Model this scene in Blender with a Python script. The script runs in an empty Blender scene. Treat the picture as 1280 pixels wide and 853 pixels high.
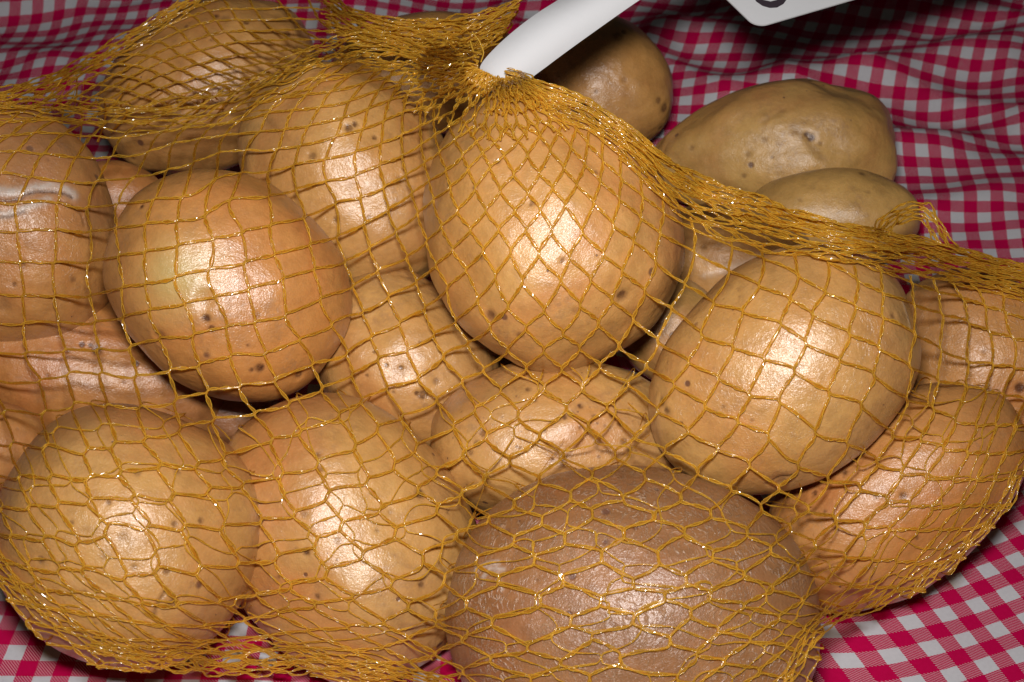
import bpy, bmesh, math, random
import numpy as np
from mathutils import Vector, noise as mnoise
from mathutils.bvhtree import BVHTree

# ------------------------------------------------------------------ camera, light, exposure
CAM_H = 0.34
PITCH = math.radians(41.5)
HFOV = math.radians(36.0)
FPX = 640.0 / math.tan(HFOV / 2)          # focal length in pixels of the 1280x853 photograph
CAM_D = CAM_H / math.tan(PITCH)
CAM = np.array([0.0, -CAM_D, CAM_H])
FWD = np.array([0.0, math.cos(PITCH), -math.sin(PITCH)])
RGT = np.array([1.0, 0.0, 0.0])
UPV = np.array([0.0, math.sin(PITCH), math.cos(PITCH)])

scene = bpy.context.scene
col = scene.collection
cam_data = bpy.data.cameras.new("camera")
cam = bpy.data.objects.new("camera", cam_data)
col.objects.link(cam)
cam.location = CAM
cam.rotation_euler = (math.pi / 2 - PITCH, 0, 0)
cam_data.sensor_width = 36.0
cam_data.lens = 18.0 / math.tan(HFOV / 2)
cam_data.clip_start = 0.01
cam_data.clip_end = 50
cam_data.dof.use_dof = True
cam_data.dof.focus_distance = 0.42
cam_data.dof.aperture_fstop = 36
scene.camera = cam

world = bpy.data.worlds.new("World")
scene.world = world
world.use_nodes = True
world.node_tree.nodes["Background"].inputs[0].default_value = (0.95, 1.0, 0.82, 1)
world.node_tree.nodes["Background"].inputs[1].default_value = 0.015

flash_data = bpy.data.lights.new("camera_flash", 'AREA')
flash_data.shape = 'RECTANGLE'
flash_data.size = 0.040
flash_data.size_y = 0.020
flash_data.energy = 0.88
flash_data.spread = math.radians(110)
flash_data.color = (1.0, 0.97, 0.95)
flash = bpy.data.objects.new("camera_flash", flash_data)
col.objects.link(flash)
flash.location = CAM + UPV * 0.042 + RGT * -0.004 + FWD * 0.01
flash.rotation_euler = (math.pi / 2 - PITCH - 0.05, 0, 0)

scene.view_settings.view_transform = 'Standard'
scene.view_settings.look = 'None'
scene.view_settings.exposure = 0.0
scene.view_settings.gamma = 1.0
scene.render.film_transparent = False
scene.cycles.max_bounces = 8
scene.cycles.transparent_max_bounces = 16

random.seed(7)
rng = np.random.RandomState(11)


def ray(x, y):
    return FWD + RGT * ((x - 640.0) / FPX) + UPV * ((426.5 - y) / FPX)


def at(x, y, d):
    return CAM + ray(x, y) * d


def on_plane(x, y, z=0.0):
    v = ray(x, y)
    return CAM + v * ((z - CAM_H) / v[2])


def to_px(p):
    q = np.asarray(p) - CAM
    d = q @ FWD
    return 640 + FPX * (q @ RGT) / d, 426.5 - FPX * (q @ UPV) / d, d


# ------------------------------------------------------------------ object helpers
def link_mesh(name, mesh, mat=None, parent=None, smooth=True):
    o = bpy.data.objects.new(name, mesh)
    col.objects.link(o)
    if mat:
        mesh.materials.append(mat)
    if smooth:
        mesh.polygons.foreach_set("use_smooth", [True] * len(mesh.polygons))
    if parent:
        o.parent = parent
        o.matrix_parent_inverse = parent.matrix_basis.inverted()
    return o


def tag(o, label, cat, group=None):
    o["label"] = label
    o["category"] = cat
    if group:
        o["group"] = group
    return o


def empty(name, loc):
    o = bpy.data.objects.new(name, None)
    o.empty_display_size = 0.01
    col.objects.link(o)
    o.location = loc
    return o


def quads_mesh(name, verts, quads):
    m = bpy.data.meshes.new(name)
    v = np.asarray(verts, dtype=np.float32)
    q = np.asarray(quads, dtype=np.int32)
    m.vertices.add(len(v))
    m.vertices.foreach_set("co", v.ravel())
    m.loops.add(q.size)
    m.loops.foreach_set("vertex_index", q.ravel())
    m.polygons.add(len(q))
    m.polygons.foreach_set("loop_start", np.arange(0, q.size, 4, dtype=np.int32))
    m.update(calc_edges=True)
    return m


# ------------------------------------------------------------------ materials
class NT:
    def __init__(self, name):
        self.mat = bpy.data.materials.new(name)
        self.mat.use_nodes = True
        self.t = self.mat.node_tree
        self.t.nodes.clear()
        self.out = self.t.nodes.new("ShaderNodeOutputMaterial")

    def n(self, typ, **kw):
        nd = self.t.nodes.new("ShaderNode" + typ)
        for k, v in kw.items():
            if k in ("op", "operation"):
                nd.operation = v
            elif k.startswith("i_"):
                nd.inputs[k[2:].replace("_", " ")].default_value = v
            else:
                setattr(nd, k, v)
        return nd

    def l(self, a, b):
        self.t.links.new(a, b)

    def math(self, op, a, b=None, c=None, clamp=False):
        nd = self.t.nodes.new("ShaderNodeMath")
        nd.operation = op
        nd.use_clamp = clamp
        for i, v in enumerate((a, b, c)):
            if v is None:
                continue
            if isinstance(v, (int, float)):
                nd.inputs[i].default_value = v
            else:
                self.l(v, nd.inputs[i])
        return nd.outputs[0]

    def mix(self, fac, a, b):
        nd = self.t.nodes.new("ShaderNodeMix")
        nd.data_type = 'RGBA'
        for s, v in ((nd.inputs[0], fac), (nd.inputs[6], a), (nd.inputs[7], b)):
            if isinstance(v, (int, float)):
                s.default_value = v
            elif isinstance(v, tuple):
                s.default_value = v if len(v) == 4 else (*v, 1)
            else:
                self.l(v, s)
        return nd.outputs[2]

    def noise(self, vec, scale, detail=3, rough=0.55, dist=0.0):
        nd = self.t.nodes.new("ShaderNodeTexNoise")
        nd.inputs["Scale"].default_value = scale
        nd.inputs["Detail"].default_value = detail
        nd.inputs["Roughness"].default_value = rough
        nd.inputs["Distortion"].default_value = dist
        self.l(vec, nd.inputs["Vector"])
        return nd.outputs["Fac"]

    def ramp(self, fac, a, b):
        return self.math('MULTIPLY_ADD', fac, 1.0 / (b - a), -a / (b - a), clamp=True)


def potato_material(name, c_main, c_var, c_blush, seed, spots=0.5, russet=0.0, rough=0.42, streak_angle=0.3, flecks=0.2):
    """thin-skinned potato: mottled ochre skin, small lenticels, bruised blush, optional silvery flaking skin"""
    k = NT(name)
    tc = k.n("TexCoord")
    mp = k.n("Mapping")
    mp.inputs["Location"].default_value = (seed * 1.37, seed * 0.71, seed * 2.13)
    k.l(tc.outputs["Object"], mp.inputs["Vector"])
    v = mp.outputs["Vector"]
    big = k.ramp(k.noise(v, 32, 3, 0.5, 0.4), 0.38, 0.64)
    c = k.mix(big, c_main, c_var)
    blush = k.ramp(k.noise(v, 21, 4, 0.6, 0.6), 0.50, 0.70)
    c = k.mix(k.math('MULTIPLY', blush, 0.85), c, c_blush)
    scurf = k.math('MULTIPLY', k.ramp(k.noise(v, 48, 5, 0.68, 1.2), 0.54, 0.66), k.ramp(k.noise(v, 640, 3, 0.6), 0.40, 0.62))
    c = k.mix(k.math('MULTIPLY', scurf, 0.50), c, (0.235, 0.125, 0.060))
    mid = k.noise(v, 260, 4, 0.6)
    c = k.mix(k.math('MULTIPLY', k.ramp(mid, 0.42, 0.70), 0.42), c, tuple(x * 0.62 for x in c_var))
    fine = k.noise(v, 1500, 2, 0.5)
    c = k.mix(k.math('MULTIPLY', k.ramp(fine, 0.52, 0.75), 0.22), c, tuple(min(1, x * 1.35) for x in c_main))
    # lenticels: scattered brown-violet dots of uneven size
    vo = k.n("TexVoronoi")
    vo.inputs["Scale"].default_value = 135
    k.l(v, vo.inputs["Vector"])
    sep = k.n("SeparateColor")
    k.l(vo.outputs["Color"], sep.inputs[0])
    size = k.math('MULTIPLY_ADD', k.math('POWER', sep.outputs[0], 2.5), 0.16, 0.045)
    dotm = k.math('SUBTRACT', 1.0, k.math('DIVIDE', vo.outputs["Distance"], size), clamp=True)
    gate = k.math('GREATER_THAN', sep.outputs[1], 0.78 - spots)
    dots = k.math('MULTIPLY', k.math('MULTIPLY', dotm, 2.6, clamp=True), gate)
    c = k.mix(k.math('MULTIPLY', dots, 0.85), c, (0.090, 0.034, 0.022))
    height = k.math('MULTIPLY', dots, -0.35)
    # fine scab flecks in loose clusters
    vf = k.n("TexVoronoi")
    vf.inputs["Scale"].default_value = 620
    k.l(v, vf.inputs["Vector"])
    sf = k.n("SeparateColor")
    k.l(vf.outputs["Color"], sf.inputs[0])
    clus = k.ramp(k.noise(v, 95, 4, 0.65, 0.5), 0.66 - 0.14 * flecks, 0.76 - 0.12 * flecks)
    fm = k.math('SUBTRACT', 1.0, k.math('DIVIDE', vf.outputs["Distance"], k.math('MULTIPLY_ADD', sf.outputs[0], 0.38, 0.04)), clamp=True)
    fm = k.math('MULTIPLY', k.math('MULTIPLY', fm, 2.0, clamp=True), k.math('MULTIPLY', clus, k.math('GREATER_THAN', sf.outputs[1], 0.45)))
    c = k.mix(k.math('MULTIPLY', fm, 0.85), c, (0.085, 0.032, 0.015))
    # scurf: thin silvery scratches
    if russet > 0:
        mp2 = k.n("Mapping")
        mp2.inputs["Rotation"].default_value = (0.4, 0.2, streak_angle)
        mp2.inputs["Scale"].default_value = (1.0, 0.30, 0.6)
        nd = k.t.nodes.new("ShaderNodeVectorMath")
        nd.operation = 'ADD'
        wob = k.t.nodes.new("ShaderNodeTexNoise")
        wob.inputs["Scale"].default_value = 110
        k.l(v, wob.inputs["Vector"])
        sc = k.t.nodes.new("ShaderNodeVectorMath")
        sc.operation = 'SCALE'
        sc.inputs["Scale"].default_value = 0.012
        k.l(wob.outputs["Color"], sc.inputs[0])
        k.l(v, nd.inputs[0])
        k.l(sc.outputs[0], nd.inputs[1])
        k.l(nd.outputs[0], mp2.inputs["Vector"])
        s1 = k.noise(mp2.outputs["Vector"], 900, 2, 0.5)
        s1 = k.math('SUBTRACT', 1.0, k.math('MULTIPLY', k.math('ABSOLUTE', k.math('SUBTRACT', s1, 0.5)), 26.0), clamp=True)
        patch = k.ramp(k.noise(v, 75, 3, 0.6), 0.36, 0.58)
        sm = k.math('MULTIPLY', k.math('MULTIPLY', s1, patch), russet)
        c = k.mix(k.math('MULTIPLY', sm, 0.55), c, (0.50, 0.34, 0.22))
        height = k.math('ADD', height, k.math('MULTIPLY', sm, 1.0))
    # modelled marks: dark pits, pale torn skin, greening
    for nm, colr, amt in (("stain", (0.200, 0.100, 0.048), 0.65), ("green", (0.42, 0.36, 0.13), 0.8), ("pale", (0.46, 0.40, 0.35), 0.85), ("dark", (0.060, 0.020, 0.009), 1.0)):
        at_ = k.n("Attribute")
        at_.attribute_name = nm
        fac = at_.outputs["Fac"]
        if nm in ("pale", "dark"):
            brk = k.ramp(k.noise(v, 700, 3, 0.6), 0.30, 0.55)
            fac = k.math('MULTIPLY', fac, k.math('MULTIPLY_ADD', brk, 0.5, 0.6), clamp=True)
        c = k.mix(k.math('MULTIPLY', fac, amt), c, colr)
    # relief
    height = k.math('ADD', height, k.math('MULTIPLY', k.noise(v, 130, 4, 0.6), 1.1))
    height = k.math('ADD', height, k.math('MULTIPLY', k.noise(v, 420, 4, 0.6), 0.7))
    height = k.math('ADD', height, k.math('MULTIPLY', k.noise(v, 2200, 2, 0.6), 0.30))
    bp = k.n("Bump")
    bp.inputs["Strength"].default_value = 0.6
    bp.inputs["Distance"].default_value = 0.0005
    k.l(height, bp.inputs["Height"])
    p = k.n("BsdfPrincipled")
    k.l(c, p.inputs["Base Color"])
    rr = k.math('MULTIPLY_ADD', k.noise(v, 180, 3), 0.20, rough + 0.02)
    dka = k.n("Attribute")
    dka.attribute_name = "dark"
    rr = k.math('MULTIPLY_ADD', dka.outputs["Fac"], 0.5, rr, clamp=True)
    k.l(rr, p.inputs["Roughness"])
    k.l(k.math('MULTIPLY_ADD', dka.outputs["Fac"], -0.40, 0.42, clamp=True), p.inputs["Specular IOR Level"])
    p.inputs["Coat Weight"].default_value = 0.75
    p.inputs["Coat Roughness"].default_value = rough - 0.15
    bg = k.n("Bump")
    bg.inputs["Strength"].default_value = 0.45
    bg.inputs["Distance"].default_value = 0.0002
    k.l(k.noise(v, 2600, 2, 0.6), bg.inputs["Height"])
    k.l(bp.outputs[0], bg.inputs["Normal"])
    k.l(bg.outputs[0], p.inputs["Coat Normal"])
    p.inputs["Subsurface Weight"].default_value = 0.10
    p.inputs["Subsurface Radius"].default_value = (1.0, 0.55, 0.2)
    p.inputs["Subsurface Scale"].default_value = 0.0025
    k.l(bp.outputs[0], p.inputs["Normal"])
    k.l(p.outputs[0], k.out.inputs[0])
    return k.mat


def net_material(name, colr, rough, transl, transp, bump):
    """glossy yellow polyethylene thread"""
    k = NT(name)
    tc = k.n("TexCoord")
    v = tc.outputs["Object"]
    p = k.n("BsdfPrincipled")
    nz = k.noise(v, 160, 2)
    k.l(k.mix(k.ramp(nz, 0.35, 0.65), colr, tuple(x * 0.72 for x in colr)), p.inputs["Base Color"])
    p.inputs["Roughness"].default_value = rough
    p.inputs["Specular IOR Level"].default_value = 1.0
    p.inputs["Coat Weight"].default_value = 0.8
    p.inputs["Coat Roughness"].default_value = 0.10
    bp = k.n("Bump")
    bp.inputs["Strength"].default_value = bump
    bp.inputs["Distance"].default_value = 0.0003
    k.l(k.noise(v, 1400, 2, 0.6), bp.inputs["Height"])
    k.l(bp.outputs[0], p.inputs["Normal"])
    tr = k.n("BsdfTranslucent")
    tr.inputs[0].default_value = (*[min(1, x * 1.15) for x in colr], 1)
    m1 = k.n("MixShader")
    m1.inputs[0].default_value = transl
    k.l(p.outputs[0], m1.inputs[1])
    k.l(tr.outputs[0], m1.inputs[2])
    tp = k.n("BsdfTransparent")
    tp.inputs[0].default_value = (1.0, 0.80, 0.33, 1)
    m2 = k.n("MixShader")
    m2.inputs[0].default_value = transp
    k.l(m1.outputs[0], m2.inputs[1])
    k.l(tp.outputs[0], m2.inputs[2])
    k.l(m2.outputs[0], k.out.inputs[0])
    return k.mat


def gingham_material():
    """red and white woven check: coloured warp and weft threads, a twill over-and-under"""
    k = NT("gingham_cloth")
    uv = k.n("UVMap")
    uv.uv_map = "weave"
    sx = k.n("SeparateXYZ")
    k.l(uv.outputs[0], sx.inputs[0])
    U, V = sx.outputs[0], sx.outputs[1]          # in units of one check period (9.5 mm)
    wob = k.noise(uv.outputs[0], 2.2, 2)
    wobo = k.math('MULTIPLY_ADD', wob, 0.05, -0.025)
    Uw = k.math('ADD', U, wobo)
    Vw = k.math('SUBTRACT', V, wobo)
    NTH = 60.0
    red_u = k.math('LESS_THAN', k.math('FRACT', Uw), 0.5)
    red_v = k.math('LESS_THAN', k.math('FRACT', Vw), 0.5)
    tu = k.math('MULTIPLY', Uw, NTH)
    tv = k.math('MULTIPLY', Vw, NTH)
    tw = k.math('FRACT', k.math('MULTIPLY', k.math('ADD', k.math('FLOOR', tu), k.math('FLOOR', tv)), 0.2))
    thr = k.math('MULTIPLY_ADD', k.math('SUBTRACT', red_u, red_v), 0.30, 0.49)
    over = k.math('LESS_THAN', tw, thr)          # warp on top; the coloured thread floats longer
    isred = k.math('ADD', k.math('MULTIPLY', red_u, over), k.math('MULTIPLY', red_v, k.math('SUBTRACT', 1.0, over)))
    shade = k.noise(uv.outputs[0], 9, 3)
    redc = k.mix(shade, (0.43, 0.001, 0.048), (0.53, 0.003, 0.075))
    whit = k.mix(shade, (0.50, 0.49, 0.515), (0.61, 0.60, 0.625))
    c = k.mix(isred, whit, redc)
    # thread relief
    hu = k.math('ABSOLUTE', k.math('SINE', k.math('MULTIPLY', tu, math.pi)))
    hv = k.math('ABSOLUTE', k.math('SINE', k.math('MULTIPLY', tv, math.pi)))
    h = k.math('ADD', k.math('MULTIPLY', hu, over), k.math('MULTIPLY', hv, k.math('SUBTRACT', 1.0, over)))
    bp = k.n("Bump")
    bp.inputs["Strength"].default_value = 0.45
    bp.inputs["Distance"].default_value = 0.00025
    k.l(h, bp.inputs["Height"])
    p = k.n("BsdfPrincipled")
    k.l(c, p.inputs["Base Color"])
    p.inputs["Roughness"].default_value = 0.85
    p.inputs["Specular IOR Level"].default_value = 0.05
    k.l(bp.outputs[0], p.inputs["Normal"])
    k.l(p.outputs[0], k.out.inputs[0])
    return k.mat


def plain_material(name, colr, rough, bump_scale=300, bump=0.1):
    k = NT(name)
    tc = k.n("TexCoord")
    p = k.n("BsdfPrincipled")
    nz = k.noise(tc.outputs["Object"], bump_scale * 0.3, 3)
    k.l(k.mix(nz, colr, tuple(x * 0.86 for x in colr)), p.inputs["Base Color"])
    p.inputs["Roughness"].default_value = rough
    bp = k.n("Bump")
    bp.inputs["Strength"].default_value = bump
    bp.inputs["Distance"].default_value = 0.0004
    k.l(k.noise(tc.outputs["Object"], bump_scale, 4), bp.inputs["Height"])
    k.l(bp.outputs[0], p.inputs["Normal"])
    k.l(p.outputs[0], k.out.inputs[0])
    return k.mat


# ------------------------------------------------------------------ the tablecloth
def smooth(a, b, x):
    t = np.clip((x - a) / (b - a), 0, 1)
    return t * t * (3 - 2 * t)


def cloth_height(x, y):
    """soft creases; deeper behind and to the right of the bag, flat under the potatoes"""
    z = 0.0
    amt = float(smooth(0.02, 0.20, y) * 0.9 + smooth(0.13, 0.24, x) * 0.6 + 0.12)
    z += 0.0075 * amt * (mnoise.noise(Vector((x * 9 + y * 4, y * 16 - x * 5, 1.7))))
    z += 0.0045 * amt * (1 - abs(mnoise.noise(Vector((x * 14 - y * 6 + 3, y * 26 + x * 13, 5.1)))) * 2)
    z += 0.0018 * amt * mnoise.noise(Vector((x * 45, y * 60, 9.3)))
    z += 0.0006 * mnoise.noise(Vector((x * 60, y * 60, 2.3)))
    # long folds running to the upper right
    s = (y - 0.13) - 0.25 * (x - 0.2)
    for off, w, hgt in ((0.00, 0.010, 0.006), (0.045, 0.012, 0.008), (0.095, 0.016, 0.009), (-0.05, 0.009, 0.004)):
        t = s - off - 0.012 * mnoise.noise(Vector((x * 8, off * 50, 0.4)))
        z += hgt * math.exp(-(t / w) ** 2) * float(smooth(0.02, 0.14, x))
    # crease beside the bag at the lower right
    t = (x - 0.187) + 0.45 * (y + 0.10)
    z += 0.004 * math.exp(-(t / 0.007) ** 2) * float(smooth(0.02, -0.04, y))
    # creases in the left background
    t = (y - 0.252) + 0.05 * (x + 0.2)
    z += (0.007 * math.exp(-(t / 0.006) ** 2) + 0.006 * math.exp(-((t + 0.035 - 0.1 * (x + 0.2)) / 0.007) ** 2)) * float(smooth(-0.02, -0.1, x))
    return z


def cloth_uv(x, y):
    # the checks swing round across the rumpled cloth
    right = float(smooth(-0.05, 0.12, x))
    ang = math.radians(24) * float(smooth(0.10, -0.06, y)) - math.radians(9) * float(smooth(0.10, 0.25, y))
    ang = ang * right - math.radians(2)
    px, py = x - 0.16, y - 0.02
    u = px * math.cos(ang) + py * math.sin(ang)
    v = -px * math.sin(ang) + py * math.cos(ang)
    u += 0.003 * mnoise.noise(Vector((x * 11, y * 11, 4.4)))
    v += 0.003 * mnoise.noise(Vector((x * 11, y * 11, 8.8)))
    return u / 0.0095, v / 0.0095


M_CLOTH = gingham_material()


def build_cloth():
    nx, ny = 380, 330
    xs = np.linspace(-0.55, 0.55, nx)
    ys = np.linspace(-0.26, 0.70, ny)
    verts, uvs = [], []
    for y in ys:
        for x in xs:
            verts.append((x, y, cloth_height(x, y)))
            uvs.append(cloth_uv(x, y))
    idx = np.arange(nx * ny).reshape(ny, nx)
    q = np.stack([idx[:-1, :-1], idx[:-1, 1:], idx[1:, 1:], idx[1:, :-1]], -1).reshape(-1, 4)
    m = quads_mesh("tablecloth", verts, q)
    ul = m.uv_layers.new(name="weave")
    uva = np.array(uvs, dtype=np.float32)[q.ravel()]
    ul.data.foreach_set("uv", uva.ravel())
    o = link_mesh("tablecloth", m, M_CLOTH)
    o["kind"] = "structure"
    o["label"] = "rumpled red and white gingham tablecloth under the potatoes"
    return o


cloth = build_cloth()

# ------------------------------------------------------------------ potatoes
YEL = ((0.47, 0.242, 0.070), (0.40, 0.188, 0.050), (0.36, 0.138, 0.040))
PEA = ((0.455, 0.208, 0.057), (0.41, 0.168, 0.042), (0.40, 0.128, 0.033))
PALE = ((0.465, 0.250, 0.075), (0.415, 0.200, 0.054), (0.40, 0.150, 0.042))
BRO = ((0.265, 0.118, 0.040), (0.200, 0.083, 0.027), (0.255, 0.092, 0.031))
OLV = ((0.49, 0.282, 0.082), (0.41, 0.222, 0.060), (0.39, 0.165, 0.050))

# key: centre x, y and two half-axes in the photograph's pixels, tilt, depth ratio, distance, egg taper, lumpiness, detail, palette, dots, flaking, gloss
POT = {
    'top':       (684, 284, 180, 158, 60, .95, .4199, .09, .045, 7, PALE, .62, 0.0, .40),
    'upper':     (438, 222, 158, 126, 48, 1.0, .4617, .04, .040, 7, PALE, .40, 0.0, .38),
    'backleft':  (257, 112, 148, 103, -28, 1.0, .525, .05, .045, 7, YEL, .40, 0.0, .42),
    'farleft':   (27, 283, 152, 116, 84, 1.0, .4520, .05, .035, 7, PEA, .40, 0.25, .40),
    'green':     (287, 357, 158, 134, 38, .95, .4233, .02, .030, 7, PEA, .30, 0.0, .36),
    'under':     (120, 468, 192, 102, 15, 1.0, .4690, .00, .040, 7, PEA, .45, 0.0, .40),
    'frontleft': (164, 670, 166, 162, 30, 1.05, .394, .02, .025, 7, PALE, .50, 0.12, .40),
    'frontmid':  (432, 668, 188, 153, 55, .95, .413, .03, .035, 7, PALE, .45, 0.0, .38),
    'crater':    (507, 450, 128, 103, 38, 1.1, .4499, .02, .040, 7, PALE, .40, 0.0, .38),
    'scabby':    (695, 550, 158, 102, -5, 1.1, .4273, .00, .040, 7, PALE, .40, 0.0, .40),
    'brown':     (784, 768, 238, 186, 5, .88, .3831, .03, .022, 7, BRO, .35, 1.0, .42),
    'right':     (976, 466, 182, 138, -38, 1.0, .4029, .07, .028, 7, PALE, .30, 0.18, .36),
    'rightlow':  (1116, 620, 184, 114, -38, 1.0, .4186, -.03, .030, 7, PEA, .35, 0.0, .40),
    'farright':  (1228, 462, 134, 108, 65, 1.0, .4465, .00, .035, 7, PEA, .35, 0.35, .40),
    'peeled':    (912, 332, 105, 82, 10, 1.0, .490, .00, .035, 6, YEL, .35, 0.0, .45),
    'looseround': (752, 108, 96, 86, 50, 1.0, .5725, .00, .030, 7, YEL, .50, 0.0, .38),
    'loosepear': (966, 190, 154, 92, 4, 1.0, .5505, .24, .065, 7, OLV, .50, 0.0, .46),
    'loosehalf': (1040, 272, 108, 62, 2, 1.1, .5197, .00, .030, 6, OLV, .40, 0.0, .46),
    'gap':       (655, 440, 100, 70, 0, 1.0, .476, .00, .030, 6, OLV, .40, 0.0, .45),
    'fillerleft': (150, 252, 62, 50, 20, 1.0, .508, .00, .030, 5, PEA, .40, 0.0, .45),  # added filler: keeps lit cloth from showing through this gap
    'fillerright': (842, 415, 78, 66, 40, 1.0, .474, .00, .030, 5, OLV, .40, 0.0, .45),  # unseen potato added so the gap stays dark
    'fillercorner': (-15, 560, 76, 60, 0, 1.0, .440, .00, .030, 5, PEA, .40, 0.0, .45),  # added filler potato, covers lit cloth at the left edge
    'fillerlow':  (288, 516, 60, 46, 0, 1.0, .474, .00, .030, 5, BRO, .40, 0.0, .45),  # added filler; the brown palette puts the gap's shade into its colour
    'backmid':   (535, 92, 122, 76, -4, 1.0, .560, .00, .030, 6, YEL, .40, 0.0, .45),
}
NAMES = list(POT)


def frame_of(key):
    cx, cy, s1, s2, an, kk, d = POT[key][:7]
    v = ray(cx, cy)
    c = CAM + v * d
    e3 = v / np.linalg.norm(v)
    e1 = np.cross(e3, UPV)
    e1 /= np.linalg.norm(e1)
    e2 = np.cross(e3, e1)
    a = math.radians(an)
    R = np.stack([e1 * math.cos(a) + e2 * math.sin(a), -e1 * math.sin(a) + e2 * math.cos(a), e3])
    s = np.array([s1, s2, kk * min(s1, s2)]) * d / FPX
    return c, R, s


_ico = {}


def ico(sub):
    if sub not in _ico:
        bm = bmesh.new()
        bmesh.ops.create_icosphere(bm, subdivisions=sub, radius=1.0)
        v = np.array([p.co[:] for p in bm.verts])
        f = [[q.index for q in p.verts] for p in bm.faces]
        bm.free()
        _ico[sub] = (v, f)
    return _ico[sub]


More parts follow.
